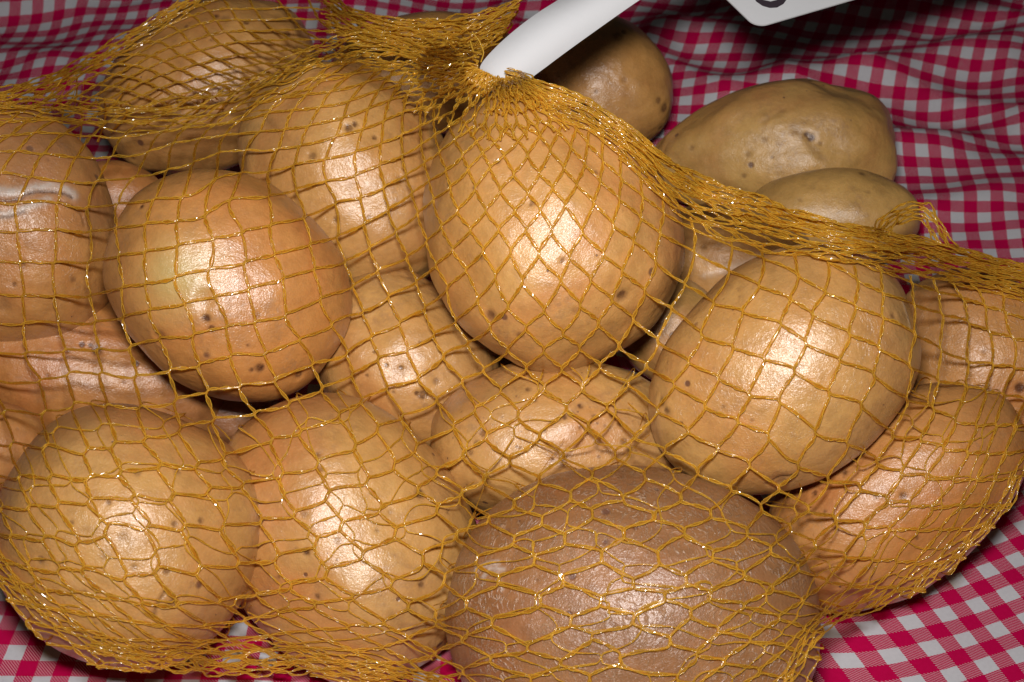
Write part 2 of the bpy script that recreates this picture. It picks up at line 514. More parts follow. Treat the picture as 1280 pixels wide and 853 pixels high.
# pits and marks measured on the photograph: x, y, radius px, darkness, dent in mm
DENTS = {
    'top': [(613, 395, 9, .7, .9), (778, 370, 10, .8, .9), (641, 222, 6, .55, .3), (622, 202, 5, .6, .3), (592, 235, 4, .7, .2), (665, 255, 5, .6, .2), (703, 326, 5, .6, .3),
            (560, 230, 5, .5, .2), (681, 178, 5, .5, .3), (720, 390, 5, .4, .3), (800, 270, 5, .5, .3), (745, 215, 4, .5, .2), (600, 322, 6, .5, .4), (573, 304, 4, .7, .2), (650, 420, 6, .6, .4)],
    'upper': [(436, 160, 7, .8, .5), (444, 155, 5, .8, .4), (390, 195, 7, .5, .6), (468, 172, 4, .8, .3), (500, 225, 6, .4, .5), (420, 275, 5, .6, .3)],
    'backleft': [(270, 20, 5, .8, .4), (308, 28, 5, .8, .4), (282, 23, 8, .35, .3), (360, 42, 7, .6, .5), (265, 50, 4, .5, .2), (165, 197, 5, .6, .3)],
    'farleft': [(28, 332, 6, .5, .3), (18, 355, 4, .7, .2), (92, 350, 5, .45, .2), (2, 382, 14, .3, 1.6), (60, 200, 3, .4, .1)],
    'green': [(258, 398, 7, .85, .4), (264, 411, 6, .85, .4), (325, 460, 8, .9, .4), (315, 463, 4, .8, .2), (374, 469, 7, .8, .8), (200, 421, 9, .45, 1.0), (256, 374, 12, .12, 1.2), (177, 258, 4, .85, .3),
              (322, 394, 5, .5, .2), (310, 432, 3, .8, .1)],
    'under': [(121, 438, 9, .7, .4), (113, 432, 4, .8, .2), (85, 440, 3, .6, .1), (205, 462, 5, .7, .3), (60, 470, 4, .4, .2), (155, 478, 4, .4, .2)],
    'frontleft': [(136, 628, 5, .6, .2), (89, 653, 4, .6, .2), (218, 655, 5, .55, .2), (251, 651, 5, .6, .2), (153, 671, 8, .3, .2), (208, 714, 6, .6, .3), (80, 703, 5, .5, .2), (51, 700, 6, .7, .4), (132, 695, 9, .3, .2),
                  (105, 742, 6, .4, .3), (216, 755, 9, .5, .5), (118, 780, 4, .5, .2), (172, 592, 6, .4, .2), (222, 590, 6, .4, .2), (168, 709, 5, .4, .2)],
    'frontmid': [(525, 617, 9, .85, .6), (383, 690, 6, .8, .3), (370, 687, 5, .3, .2), (422, 676, 6, .4, .2), (400, 586, 6, .5, .3), (380, 643, 6, .45, .2), (397, 568, 5, .7, .3), (471, 663, 4, .5, .2), (455, 702, 5, .5, .2),
                 (527, 731, 6, .7, .4), (545, 683, 4, .6, .2), (397, 746, 4, .7, .2), (348, 722, 3, .7, .1), (494, 803, 5, .5, .3), (420, 708, 4, .5, .2), (532, 786, 4, .6, .2), (560, 640, 4, .6, .2), (488, 640, 5, .3, .2)],
    'crater': [(500, 457, 17, .15, 1.1), (501, 460, 4, .85, .4), (529, 494, 8, .75, .5), (521, 492, 4, .8, .3), (545, 477, 6, .5, .4), (483, 457, 4, .7, .2), (468, 440, 3, .7, .1), (525, 428, 3, .5, .1), (535, 522, 15, .12, 1.2), (459, 469, 3, .6, .1), (492, 490, 3, .5, .1)],
    'scabby': [(705, 521, 6, .75, .2), (715, 518, 6, .75, .2), (698, 524, 4, .7, .2), (726, 508, 5, .7, .2), (660, 487, 5, .7, .2), (668, 500, 5, .6, .2), (604, 541, 7, .7, .3), (596, 555, 6, .7, .3), (588, 566, 5, .6, .2),
               (765, 520, 5, .6, .2), (755, 514, 5, .6, .2), (775, 530, 5, .6, .2), (690, 528, 5, .5, .2), (780, 552, 6, .6, .2), (786, 562, 5, .6, .2), (742, 520, 3, .7, .1), (690, 575, 4, .5, .2), (635, 530, 3, .6, .1), (725, 535, 3, .6, .1), (800, 540, 4, .6, .1), (750, 555, 4, .5, .1), (650, 560, 3, .6, .1)],
    'brown': [(672, 725, 4, .5, .2), (760, 745, 4, .5, .2), (768, 783, 5, .4, .2), (840, 660, 3, .4, .1)],
    'right': [(976, 601, 13, .55, 1.2), (826, 503, 8, .6, .9), (833, 514, 6, .8, .5), (1000, 458, 6, .25, .3), (968, 524, 4, .4, .1), (904, 508, 4, .4, .1), (1117, 395, 5, .5, .5), (940, 526, 3, .5, .1), (851, 530, 4, .8, .3)],
    'rightlow': [(1129, 620, 7, .65, .4), (1018, 617, 5, .8, .3), (1147, 673, 4, .7, .3), (1095, 622, 4, .4, .2), (1031, 640, 3, .7, .1), (1056, 591, 5, .7, .3), (1178, 626, 3, .5, .2), (1090, 710, 5, .3, .2), (1030, 680, 3, .4, .1)],
    'farright': [(1275, 485, 9, .8, .6), (1262, 510, 5, .5, .4), (1230, 440, 4, .3, .2), (1200, 400, 4, .4, .2)],
    'looseround': [(772, 45, 9, .5, .5), (780, 40, 5, .6, .3), (831, 135, 8, .7, .5), (823, 126, 6, .6, .4), (716, 123, 7, .5, .3), (780, 100, 5, .35, .2), (826, 160, 5, .6, .3), (745, 115, 4, .4, .2)],
    'loosepear': [(1014, 172, 7, .85, .8), (1009, 168, 5, .8, .5), (955, 175, 5, .3, .2), (935, 193, 5, .3, .2), (865, 185, 5, .4, .2), (930, 220, 4, .5, .2), (1025, 180, 4, .5, .2), (965, 197, 3, .6, .1)],
    'loosehalf': [(1078, 217, 6, .6, .4), (1000, 250, 4, .4, .2), (1085, 240, 4, .4, .2)],
    'gap': [(651, 448, 4, .8, .2)],
    'peeled': [(880, 310, 4, .5, .2)],
}
# scars and torn skin as pixel polylines: attribute, width px, groove mm, strength, points
SCARS = {
    'farleft': [('pale', 9, -.3, .85, [(-10, 238), (12, 241), (28, 240), (45, 235), (62, 233), (80, 237), (92, 244)]),
                ('pale', 7, -.25, .8, [(-10, 270), (10, 268), (28, 262), (48, 254), (60, 250)]),
                ('dark', 2.5, .5, .8, [(-10, 251), (10, 251), (25, 249), (32, 243), (45, 240), (64, 240), (80, 242), (90, 247)]),
                ('dark', 2.0, .4, .5, [(75, 252), (92, 258), (102, 268), (106, 282)]),
                ('dark', 2.0, .3, .6, [(-10, 272), (12, 272), (30, 265)])],
    'frontleft': [('dark', 3.0, .5, .6, [(208, 738), (200, 750), (194, 762), (193, 772)])],
    'loosepear': [('dark', 7, .15, .30, [(992, 160), (1005, 172), (1018, 188), (1026, 197)]), ('dark', 4, .2, .22, [(955, 152), (970, 144), (980, 138)])],
    'brown': [('pale', 5, -.4, .75, [(596, 712), (610, 706), (622, 704)]), ('pale', 4, -.3, .7, [(604, 722), (612, 712), (630, 712)]), ('pale', 3, -.3, .6, [(620, 706), (624, 722), (628, 738)])],
    'right': [('dark', 4, .5, .6, [(960, 605), (976, 600), (992, 596)]), ('pale', 4, -.2, .35, [(1127, 375), (1134, 395), (1138, 412)])],
    'upper': [('dark', 9, .6, .10, [(330, 150), (350, 172), (385, 190)])],
    'frontmid': [('dark', 7, .3, .22, [(490, 770), (505, 785), (530, 792)])],
    'peeled': [('pale', 6, -.3, .35, [(880, 345), (905, 340), (930, 332), (950, 320)])],
    'backleft': [('pale', 6, -.2, .5, [(352, 2), (360, 15)])],
}
GREENS = {'green': [(222, 345, 42, .75), (245, 330, 30, .5)], 'gap': [(650, 445, 60, .6)], 'backleft': [(390, 35, 30, .35)]}


# weathered, browner skin: x, y, radius px, strength
STAINS = {'farleft': [(40, 180, 85, .8), (118, 265, 34, .8)], 'top': [(600, 150, 60, .5), (832, 300, 40, .45), (545, 250, 40, .3)], 'right': [(1110, 375, 50, .5), (1122, 430, 45, .45), (1000, 335, 45, .3)],
          'frontleft': [(110, 520, 70, .5), (20, 640, 60, .3)], 'frontmid': [(400, 505, 60, .4), (500, 800, 80, .25)], 'farright': [(1165, 400, 60, .55)], 'rightlow': [(1230, 520, 50, .4)],
          'under': [(250, 520, 50, .5)], 'crater': [(590, 440, 50, .4)], 'scabby': [(610, 500, 50, .35), (820, 560, 50, .4)], 'brown': [(980, 700, 90, .5), (600, 640, 80, .4), (800, 600, 80, .3)],
          'upper': [(330, 150, 60, .4), (500, 300, 50, .25)], 'loosepear': [(1000, 110, 60, .3)], 'green': [(150, 320, 50, .25)]}


def seg_dist(pts, poly):
    """smallest distance from each point to a 3D polyline"""
    best = np.full(len(pts), 1e9)
    for a, b in zip(poly[:-1], poly[1:]):
        ab = b - a
        t = np.clip(((pts - a) @ ab) / (ab @ ab + 1e-12), 0, 1)
        best = np.minimum(best, np.linalg.norm(pts - (a + t[:, None] * ab), axis=1))
    return best


def hit(bvh, px, py):
    v = ray(px, py)
    v = v / np.linalg.norm(v)
    loc, nrm, i, dist = bvh.ray_cast(Vector(CAM), Vector(v), 3.0)
    return None if loc is None else np.array(loc)


POTATO_WORLD = {}


def build_potato(key, seed):
    cx, cy, s1, s2, an, kk, d, taper, lump, sub, pal, dots, russet, rough = POT[key]
    c, R, s = frame_of(key)
    nv, faces = ico(sub)
    h = np.empty(len(nv))
    for i, p in enumerate(nv):
        q = Vector((p[0] * 0.95 + seed * 3.1, p[1] * 0.95 - seed * 1.7, p[2] * 0.95 + seed))
        h[i] = mnoise.noise(q) + 0.55 * mnoise.noise(q * 2.1) + 0.16 * mnoise.noise(q * 4.6) + 0.03 * mnoise.noise(q * 13)
    sup = (np.abs(nv) ** 2.15).sum(1) ** (-1 / 2.15)             # slightly fuller than an ellipsoid
    loc = nv * (sup * (1 + lump * h * 1.9))[:, None]
    loc = loc / np.maximum(np.abs(loc).max(0), 1e-6)           # keep the measured outline
    loc[:, 1] *= 1 + taper * loc[:, 0]
    loc[:, 2] *= 1 + taper * loc[:, 0]
    if key == 'loosepear':                                     # narrow neck to the left
        loc[:, 1] += 0.25 * np.clip(-loc[:, 0], 0, 1) ** 1.5
    W = (loc * s) @ R + c
    # keep it on the cloth
    fl = W[:, 2] < 0.001
    W[fl, 2] = 0.001 + (W[fl, 2] - 0.001) * 0.05
    bvh = BVHTree.FromPolygons([tuple(p) for p in W], faces)
    nrm = (W - c)
    nrm /= np.linalg.norm(nrm, axis=1)[:, None]
    attrs = {"dark": np.zeros(len(W)), "pale": np.zeros(len(W)), "green": np.zeros(len(W)), "stain": np.zeros(len(W))}
    mm = d / FPX
    disp = np.zeros(len(W))
    dents = list(DENTS.get(key, []))
    for (x, y, r, dk, dep) in dents:
        p = hit(bvh, x, y)
        if p is None:
            continue
        dist = np.linalg.norm(W - p, axis=1)
        rr = r * mm
        g = np.exp(-(dist / rr) ** 2)
        disp -= g * dep * 0.001 * 0.6
        disp += np.exp(-((dist - rr * 1.5) / (rr * 0.7)) ** 2) * dep * 0.00012
        attrs["dark"] = np.maximum(attrs["dark"], dk * np.clip(1.7 * np.exp(-(dist / (rr * 0.66)) ** 3), 0, 1))
    for (nm, w, groove, st, poly) in SCARS.get(key, []):
        pp = [hit(bvh, x, y) for x, y in poly]
        pp = [p for p in pp if p is not None]
        if len(pp) < 2:
            continue
        dist = seg_dist(W, pp)
        g = np.exp(-(dist / (w * mm * 0.7)) ** 2)
        disp -= g * groove * 0.001
        attrs[nm] = np.maximum(attrs[nm], st * np.clip(1.2 * g, 0, 1))
    for (x, y, r, st) in GREENS.get(key, []):
        p = hit(bvh, x, y)
        if p is not None:
            dist = np.linalg.norm(W - p, axis=1)
            attrs["green"] = np.maximum(attrs["green"], st * np.exp(-(dist / (r * mm)) ** 2))
    for (x, y, r, st) in STAINS.get(key, []):
        p = hit(bvh, x, y)
        if p is not None:
            dist = np.linalg.norm(W - p, axis=1)
            attrs["stain"] = np.maximum(attrs["stain"], st * np.exp(-(dist / (r * mm)) ** 2))
    W = W + nrm * disp[:, None]
    m = bpy.data.meshes.new("potato")
    m.from_pydata((W - c).tolist(), [], faces)
    for nm, a in attrs.items():
        at_ = m.attributes.new(nm, 'FLOAT', 'POINT')
        at_.data.foreach_set("value", a.astype(np.float32))
    mat = potato_material("potato_skin_" + key, *pal, seed, dots, russet, rough, streak_angle=0.6 if key == 'brown' else 1.2, flecks=1.0 if key == 'scabby' else 0.25)
    o = link_mesh("potato", m, mat)
    o.location = c
    POTATO_WORLD[key] = (W, faces)
    return o


LAB = {
    'top': "large pale yellow potato directly below the bag's gathered knot, topmost of the heap",
    'upper': "yellow potato touching the left flank of the topmost potato, under the folded net",
    'backleft': "yellow potato under the dense net at the outer edge, behind the folded net rope",
    'farleft': "potato with a grey torn scar across its skin, in the net bag",
    'green': "smooth orange potato with a pale greenish patch and dark eyes",
    'under': "potato wedged beneath the green-patched potato and the scarred potato",
    'frontleft': "big round speckled potato at the bag's edge beside the brown-specked oval one",
    'frontmid': "oval brown-specked potato between the big round speckled one and the dark brown one",
    'crater': "small potato with a round crater-like eye, wedged below the topmost potato",
    'scabby': "potato with small brown scab flecks behind the dark brown potato",
    'brown': "dark brown potato with flaky silvery scratched skin, largest in the bag",
    'right': "smooth plump potato lying on top beside the topmost one, dark slit at its lower tip",
    'rightlow': "long orange potato lying below the smooth plump one at the bag's side",
    'farright': "scratched orange potato behind the long orange one, under the net's stretched fold",
    'peeled': "shaded potato with a pale flap of skin, beneath the net's stretched fold",
    'looseround': "round bare potato outside the net beside the white paper strip",
    'loosepear': "bare pear-shaped olive potato with a dark pit, outside the net on the cloth",
    'loosehalf': "bare olive potato partly covered by the net's stretched fold, before the pear-shaped one",
    'gap': "pale greenish potato glimpsed in the gap right under the topmost potato",
    'fillerleft': "added filler potato hiding lit cloth between the scarred potato and the green-patched one",
    'fillerright': "added filler potato keeping the gap dark between the topmost potato and the smooth plump one",
    'fillercorner': "added filler potato end hiding lit cloth between the wedged potato and the big round speckled one",
    'fillerlow': "small dark filler potato added to darken the gap below the green-patched potato",
    'backmid': "shaded potato under brown net behind the bag's gathered knot",
}
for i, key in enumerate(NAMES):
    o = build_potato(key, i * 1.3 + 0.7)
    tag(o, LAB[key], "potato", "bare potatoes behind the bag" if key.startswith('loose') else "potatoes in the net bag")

# ------------------------------------------------------------------ the net: how it hangs over the heap
GX0, GY0, GX1, GY1 = -80, -64, 1360, 944
STEP = 4
gxs = np.arange(GX0, GX1 + 1, STEP)
gys = np.arange(GY0, GY1 + 1, STEP)
NXg, NYg = len(gxs), len(gys)
PX, PY = np.meshgrid(gxs, gys)


def in_poly(poly, X, Y):
    ins = np.zeros(X.shape, bool)
    n = len(poly)
    for i in range(n):
        x1, y1 = poly[i]
        x2, y2 = poly[(i + 1) % n]
        if y1 == y2:
            continue
        cond = ((y1 > Y) != (y2 > Y)) & (X < (x2 - x1) * (Y - y1) / (y2 - y1) + x1)
        ins ^= cond
    return ins


OUTER_LOW = [(1345, 345), (1345, 560), (1285, 600), (1272, 625), (1245, 655), (1200, 695), (1150, 733), (1100, 760), (1050, 778), (1025, 795), (1005, 830), (985, 860), (965, 900),
             (560, 900), (545, 862), (520, 850), (440, 846), (380, 842), (290, 846), (200, 840), (150, 826), (90, 795), (40, 760), (5, 730), (-30, 690), (-75, 600), (-75, 120)]
ROPE_R = [(598, 78), (640, 95), (690, 112), (735, 132), (780, 165), (830, 200), (880, 222), (940, 243), (1000, 264), (1060, 280), (1120, 294), (1180, 305), (1230, 318), (1290, 335)]
ROPE_L = [(-75, 128), (0, 120), (70, 124), (146, 128), (200, 128), (250, 118), (306, 100), (345, 82), (395, 60), (440, 49), (490, 52), (540, 66), (575, 76)]
POLY_A = ROPE_L + ROPE_R + OUTER_LOW
POLY_B = [(-75, 135), (-75, 132), (0, 112), (50, 98), (90, 80), (140, 52), (190, 22), (225, 0), (270, -26), (330, -60), (420, -60), (418, -8), (440, 14), (490, 26), (545, 26), (590, 20), (625, 8), (655, -6), (640, 30), (598, 78),
          (575, 80), (540, 72), (490, 60), (440, 58), (395, 72), (345, 94), (306, 112), (250, 128), (200, 136), (146, 136), (70, 132), (0, 128)]
POLY_C = [(770, 158), (830, 198), (880, 220), (940, 241), (1000, 262), (1060, 278), (1120, 292), (1180, 303), (1230, 316), (1345, 345), (1345, 372), (1230, 352), (1150, 345), (1080, 330), (1000, 318), (930, 300), (870, 275), (840, 250), (800, 205)]
POLY_D = [(330, 118), (370, 72), (410, 54), (445, 47), (490, 50), (540, 64), (580, 74), (640, 92), (700, 118), (740, 138), (720, 150), (680, 150), (640, 152), (600, 160), (565, 165), (540, 150), (500, 130), (450, 105), (400, 100), (360, 118)]
POLY_E = [(1092, 292), (1100, 274), (1118, 262), (1140, 254), (1162, 252), (1168, 262), (1178, 280), (1192, 302), (1180, 312), (1120, 300)]

allv, allf, off = [], [], 0
for key, (W, F) in POTATO_WORLD.items():
    allv.extend(map(tuple, W))
    allf.extend([[a + off for a in f] for f in F])
    off += len(W)
HEAP = BVHTree.FromPolygons(allv, allf)
BAG_HIT = np.zeros(PX.shape, bool)
SEEN = np.full(PX.shape, -1)
face_id = np.concatenate([np.full(len(F), n_) for n_, (key, (W, F)) in enumerate(POTATO_WORLD.items())])
face_bag = np.concatenate([np.full(len(F), not (key.startswith('loose'))) for key, (W, F) in POTATO_WORLD.items()])
CLEAR = 0.0009
WOBS = np.zeros(PX.shape)
_cam = Vector(CAM)
for j in range(NYg):
    for i in range(NXg):
        v = ray(gxs[i], gys[j])
        ln = np.linalg.norm(v)
        loc, n_, k_, dist = HEAP.ray_cast(_cam, Vector(v / ln), 3.0)
        dz = (0.004 - CAM_H) / v[2]
        if loc is not None:
            SEEN[j, i] = face_id[k_]
        if loc is not None and face_bag[k_]:
            BAG_HIT[j, i] = True
        dd = dz if loc is None else min(dz, dist / ln - CLEAR)
        WOBS[j, i] = 1.0 / dd


def membrane(mask, obs, iters):
    """taut sheet over the heap: harmonic in inverse depth, never behind the potatoes, free along its edge"""
    levels = [4, 2, 1]
    w = None
    for lv in levels:
        m = mask[::lv, ::lv].astype(float)
        o = obs[::lv, ::lv]
        if w is None:
            w = o.copy()
        else:
            up = np.repeat(np.repeat(w, 2, 0), 2, 1)[:o.shape[0], :o.shape[1]]
            if up.shape != o.shape:
                up = np.pad(up, ((0, o.shape[0] - up.shape[0]), (0, o.shape[1] - up.shape[1])), mode='edge')
            w = np.maximum(up, o)
        mp = np.pad(m, 1)
        nb = mp[:-2, 1:-1] + mp[2:, 1:-1] + mp[1:-1, :-2] + mp[1:-1, 2:]
        nb = np.maximum(nb, 1e-6)
        for _ in range(iters * (2 if lv > 1 else 1)):
            wp = np.pad(w * m, 1)
            a = (wp[:-2, 1:-1] + wp[2:, 1:-1] + wp[1:-1, :-2] + wp[1:-1, 2:]) / nb
            w = np.where(m > 0, np.maximum(a - 1.5e-4 * lv * lv, o), o)
    return w


BAG_EXACT = BAG_HIT.copy()
for _ in range(1):      # strands run a little past the outline before they turn under
    bp_ = np.pad(BAG_HIT, 1)
    BAG_HIT = bp_[1:-1, 1:-1] | bp_[:-2, 1:-1] | bp_[2:, 1:-1] | bp_[1:-1, :-2] | bp_[1:-1, 2:]
MASK_ALL = in_poly(POLY_A, PX, PY) | BAG_EXACT | in_poly(POLY_B, PX, PY) | in_poly(POLY_E, PX, PY)
WMEM = membrane(MASK_ALL, WOBS, 500)


def bil(F, x, y):
    fx = np.clip((np.asarray(x, float) - GX0) / STEP, 0, NXg - 1.001)
    fy = np.clip((np.asarray(y, float) - GY0) / STEP, 0, NYg - 1.001)
    i = fx.astype(int)
    j = fy.astype(int)
    u = fx - i
    v = fy - j
    return F[j, i] * (1 - u) * (1 - v) + F[j, i + 1] * u * (1 - v) + F[j + 1, i] * (1 - u) * v + F[j + 1, i + 1] * u * v


# push the outermost values outwards so that strands ending on the edge do not fall off the sheet
def spread(w, mask, n=6):
    w = w.copy()
    m = mask.copy()
    for _ in range(n):
        wp = np.pad(w * m, 1)
        mp = np.pad(m.astype(float), 1)
        s = np.zeros_like(w)
        c = np.zeros_like(w)
        for dj in (-1, 0, 1):
            for di in (-1, 0, 1):
                s += wp[1 + dj:wp.shape[0] - 1 + dj, 1 + di:wp.shape[1] - 1 + di]
                c += mp[1 + dj:mp.shape[0] - 1 + dj, 1 + di:mp.shape[1] - 1 + di]
        new = (~m) & (c > 0)
        w[new] = s[new] / c[new]
        m = m | new
    return w


WMEM = spread(WMEM, MASK_ALL)

# ------------------------------------------------------------------ the net: run of its two thread families
# x, y, then one mesh side of each family in pixels (a: downwards/right, b: leftwards/down), then joint length
SA = [
    (690, 300, 19, 32, -21, 33, .05), (640, 230, 12, 30, -18, 28, .05), (690, 200, 16, 27, -13, 28, .05), (640, 340, 17, 33, -23, 33, .05), (760, 280, 24, 28, -16, 34, .05), (720, 400, 22, 32, -22, 33, .06),
    (570, 270, 12, 34, -22, 26, .05), (570, 190, 8, 27, -20, 22, .05), (780, 210, 22, 22, -6, 27, .04), (800, 380, 28, 26, -18, 36, .05),
    (450, 230, 4, 30, -36, 14, .04), (400, 280, 8, 36, -42, 10, .04), (500, 160, -4, 23, -26, 10, .04), (420, 150, -10, 22, -34, 8, .03), (350, 170, -12, 30, -40, 6, .03), (490, 320, 14, 36, -34, 20, .04),
    (285, 300, 7, 40, -45, 6, .03), (290, 400, 11, 40, -45, 9, .03), (380, 420, 14, 38, -42, 15, .04), (200, 330, 6, 40, -45, 5, .03), (230, 220, -8, 38, -45, 2, .03),
    (60, 300, 3, 39, -46, -2, .03), (60, 210, -15, 36, -45, -4, .03), (150, 190, -16, 36, -45, -2, .03), (60, 380, 4, 38, -46, 0, .03), (100, 145, -19, 9, -19, -5, .03), (0, 140, -19, 9, -19, -5, .03), (200, 150, -22, 10, -24, 2, .03), (280, 140, -22, 14, -26, 4, .03),
    (130, 460, 4, 38, -46, 3, .06), (240, 480, 10, 36, -46, 9, .06), (330, 540, 16, 37, -46, 12, .07),
    (500, 450, 17, 36, -34, 20, .05), (560, 420, 18, 36, -30, 24, .05), (590, 480, 22, 34, -30, 26, .06), (690, 540, 27, 30, -28, 30, .08), (770, 500, 30, 26, -24, 32, .07), (640, 600, 32, 32, -36, 28, .10),
    (430, 620, 22, 40, -44, 15, .11), (400, 700, 26, 38, -46, 14, .12), (500, 560, 24, 34, -38, 22, .09), (530, 680, 32, 36, -44, 22, .12), (430, 770, 36, 24, -46, 6, .10),
    (160, 670, 16, 44, -50, 10, .12), (240, 720, 20, 42, -50, 8, .12), (250, 620, 14, 42, -48, 11, .11), (100, 580, 10, 42, -48, 6, .10), (60, 680, 18, 40, -40, 2, .10), (110, 770, 24, 28, -40, -6, .09), (30, 620, 12, 40, -34, 2, .08), (20, 720, 18, 26, -26, -10, .08),
    (200, 800, 32, 20, -46, -8, .06), (300, 770, 34, 22, -46, 2, .07), (300, 815, 32, 7, -38, 1, .03), (420, 825, 32, 7, -38, 1, .03), (220, 830, 30, 7, -34, -8, .03), (500, 840, 32, 8, -36, 3, .03),
    (785, 740, 44, 30, -44, 32, .13), (700, 700, 42, 34, -46, 30, .13), (880, 690, 46, 28, -40, 34, .12), (780, 640, 42, 28, -40, 30, .11), (640, 760, 38, 36, -48, 26, .12), (800, 830, 42, 30, -42, 30, .11), (660, 850, 38, 30, -44, 22, .08),
    (960, 780, 30, 20, -30, 30, .08), (920, 840, 30, 22, -32, 28, .08), (985, 800, 16, 16, -20, 22, .05), (590, 820, 34, 30, -34, 22, .08), (950, 700, 36, 18, -34, 34, .10),
    (970, 470, 45, 19, -21, 45, .05), (900, 430, 43, 19, -20, 42, .05), (1050, 420, 43, 16, -16, 44, .05), (1080, 500, 43, 20, -20, 42, .05), (950, 570, 44, 21, -24, 42, .06), (860, 500, 40, 22, -22, 40, .05),
    (960, 360, 44, 15, -8, 40, .04), (1040, 350, 44, 14, -6, 38, .04), (880, 380, 40, 17, -10, 38, .04), (850, 330, 34, 18, -6, 36, .04), (860, 290, 34, 15, 2, 24, .03), (930, 325, 42, 13, -2, 26, .03), (1110, 350, 36, 16, 0, 28, .03),
    (1130, 620, 36, 4, -27, 34, .10), (1060, 660, 36, 8, -28, 34, .10), (1190, 570, 34, 0, -22, 34, .08), (1130, 540, 38, 8, -20, 36, .07), (1100, 720, 30, 0, -26, 24, .07), (1190, 660, 26, -6, -22, 26, .06), (1240, 600, 20, -6, -16, 26, .05), (1060, 760, 26, -2, -26, 12, .04),
    (1220, 450, 29, 5, -7, 33, .06), (1180, 400, 30, 9, 2, 30, .05), (1260, 500, 26, 2, -10, 32, .06), (1250, 400, 28, 6, -2, 28, .05), (1170, 480, 32, 8, -10, 34, .06), (1330, 450, 26, 4, -6, 32, .05),
    (850, 225, 26, 14, 14, 20, .02), (950, 260, 28, 9, 22, 13, .02), (1050, 290, 28, 7, 22, 11, .02), (1150, 310, 28, 7, 22, 12, .02), (1250, 335, 28, 6, 20, 14, .03), (1000, 285, 30, 8, 16, 14, .02), (1200, 345, 30, 8, 14, 18, .03), (1330, 360, 26, 7, 18, 16, .03),
    (400, 80, -26, 16, -28, 8, .02), (330, 110, -26, 16, -28, 8, .02), (450, 70, -26, 8, -26, 3, .02), (460, 110, -18, 17, -28, 8, .02), (540, 80, -20, 5, -20, 0, .02), (540, 120, -8, 17, -19, 9, .02),
]
for th in range(-12, 206, 22):      # the fan at the knot
    ux, uy = math.cos(math.radians(th)), math.sin(math.radians(th))
    for rho, L, Wd in ((28, 12, 3.2), (62, 18, 6.5)):
        SA.append((604 + ux * rho * 1.2, 96 + uy * rho * 0.9, ux * L + uy * Wd, uy * L - ux * Wd, ux * L - uy * Wd, uy * L + ux * Wd, .02))
SB = [(300, 15, 4, 15, 34, -4, .03), (230, 40, 12, 15, 32, -9, .03), (380, 20, 5, 15, 33, 4, .03), (290, 70, 26, 12, 30, -8, .03), (240, 90, 27, 12, 30, -7, .03), (350, 70, 27, 11, 30, -3, .03), (180, 110, 22, 9, 24, -7, .03),
      (110, 105, 18, 6, 18, -7, .03), (40, 118, 18, 3, 18, -7, .02), (100, 85, 20, -5, 18, -12, .02), (180, 40, 20, -7, 18, -13, .02), (230, 10, 18, -6, 17, -14, .02), (420, 50, 24, 11, 26, 4, .03), (400, -10, 14, 12, 26, 3, .03),
      (470, 45, 20, 10, 20, -3, .02), (540, 45, 18, 8, 18, -7, .02), (600, 40, 17, 7, 17, -8, .02), (650, 25, 17, 6, 17, -9, .02), (320, -30, 4, 18, 34, -2, .03)]
SC = [(800, 180, 20, 14, 22, 19, .02), (870, 235, 24, 13, 26, 8, .02), (950, 265, 26, 11, 28, 5, .02), (1050, 295, 26, 10, 28, 4, .02), (1150, 315, 26, 9, 28, 4, .02), (1250, 335, 26, 9, 27, 4, .02)]
SD = [(430, 75, -24, 6, -22, 13, .02), (370, 90, -24, 10, -22, 16, .02), (500, 70, -20, 0, -18, 6, .02), (560, 90, -13, 4, -10, 9, .02), (600, 110, -5, 14, 5, 14, .02), (660, 120, 5, 13, 12, 9, .02), (720, 135, 17, 12, 15, 7, .02), (480, 100, -20, 12, -16, 16, .02)]
SE = [(1110, 280, 10, -7, 12, 4, .02), (1150, 262, 10, -3, 9, 6, .02), (1170, 290, 6, 10, 10, 6, .02), (1140, 290, 11, -4, 11, 5, .02)]


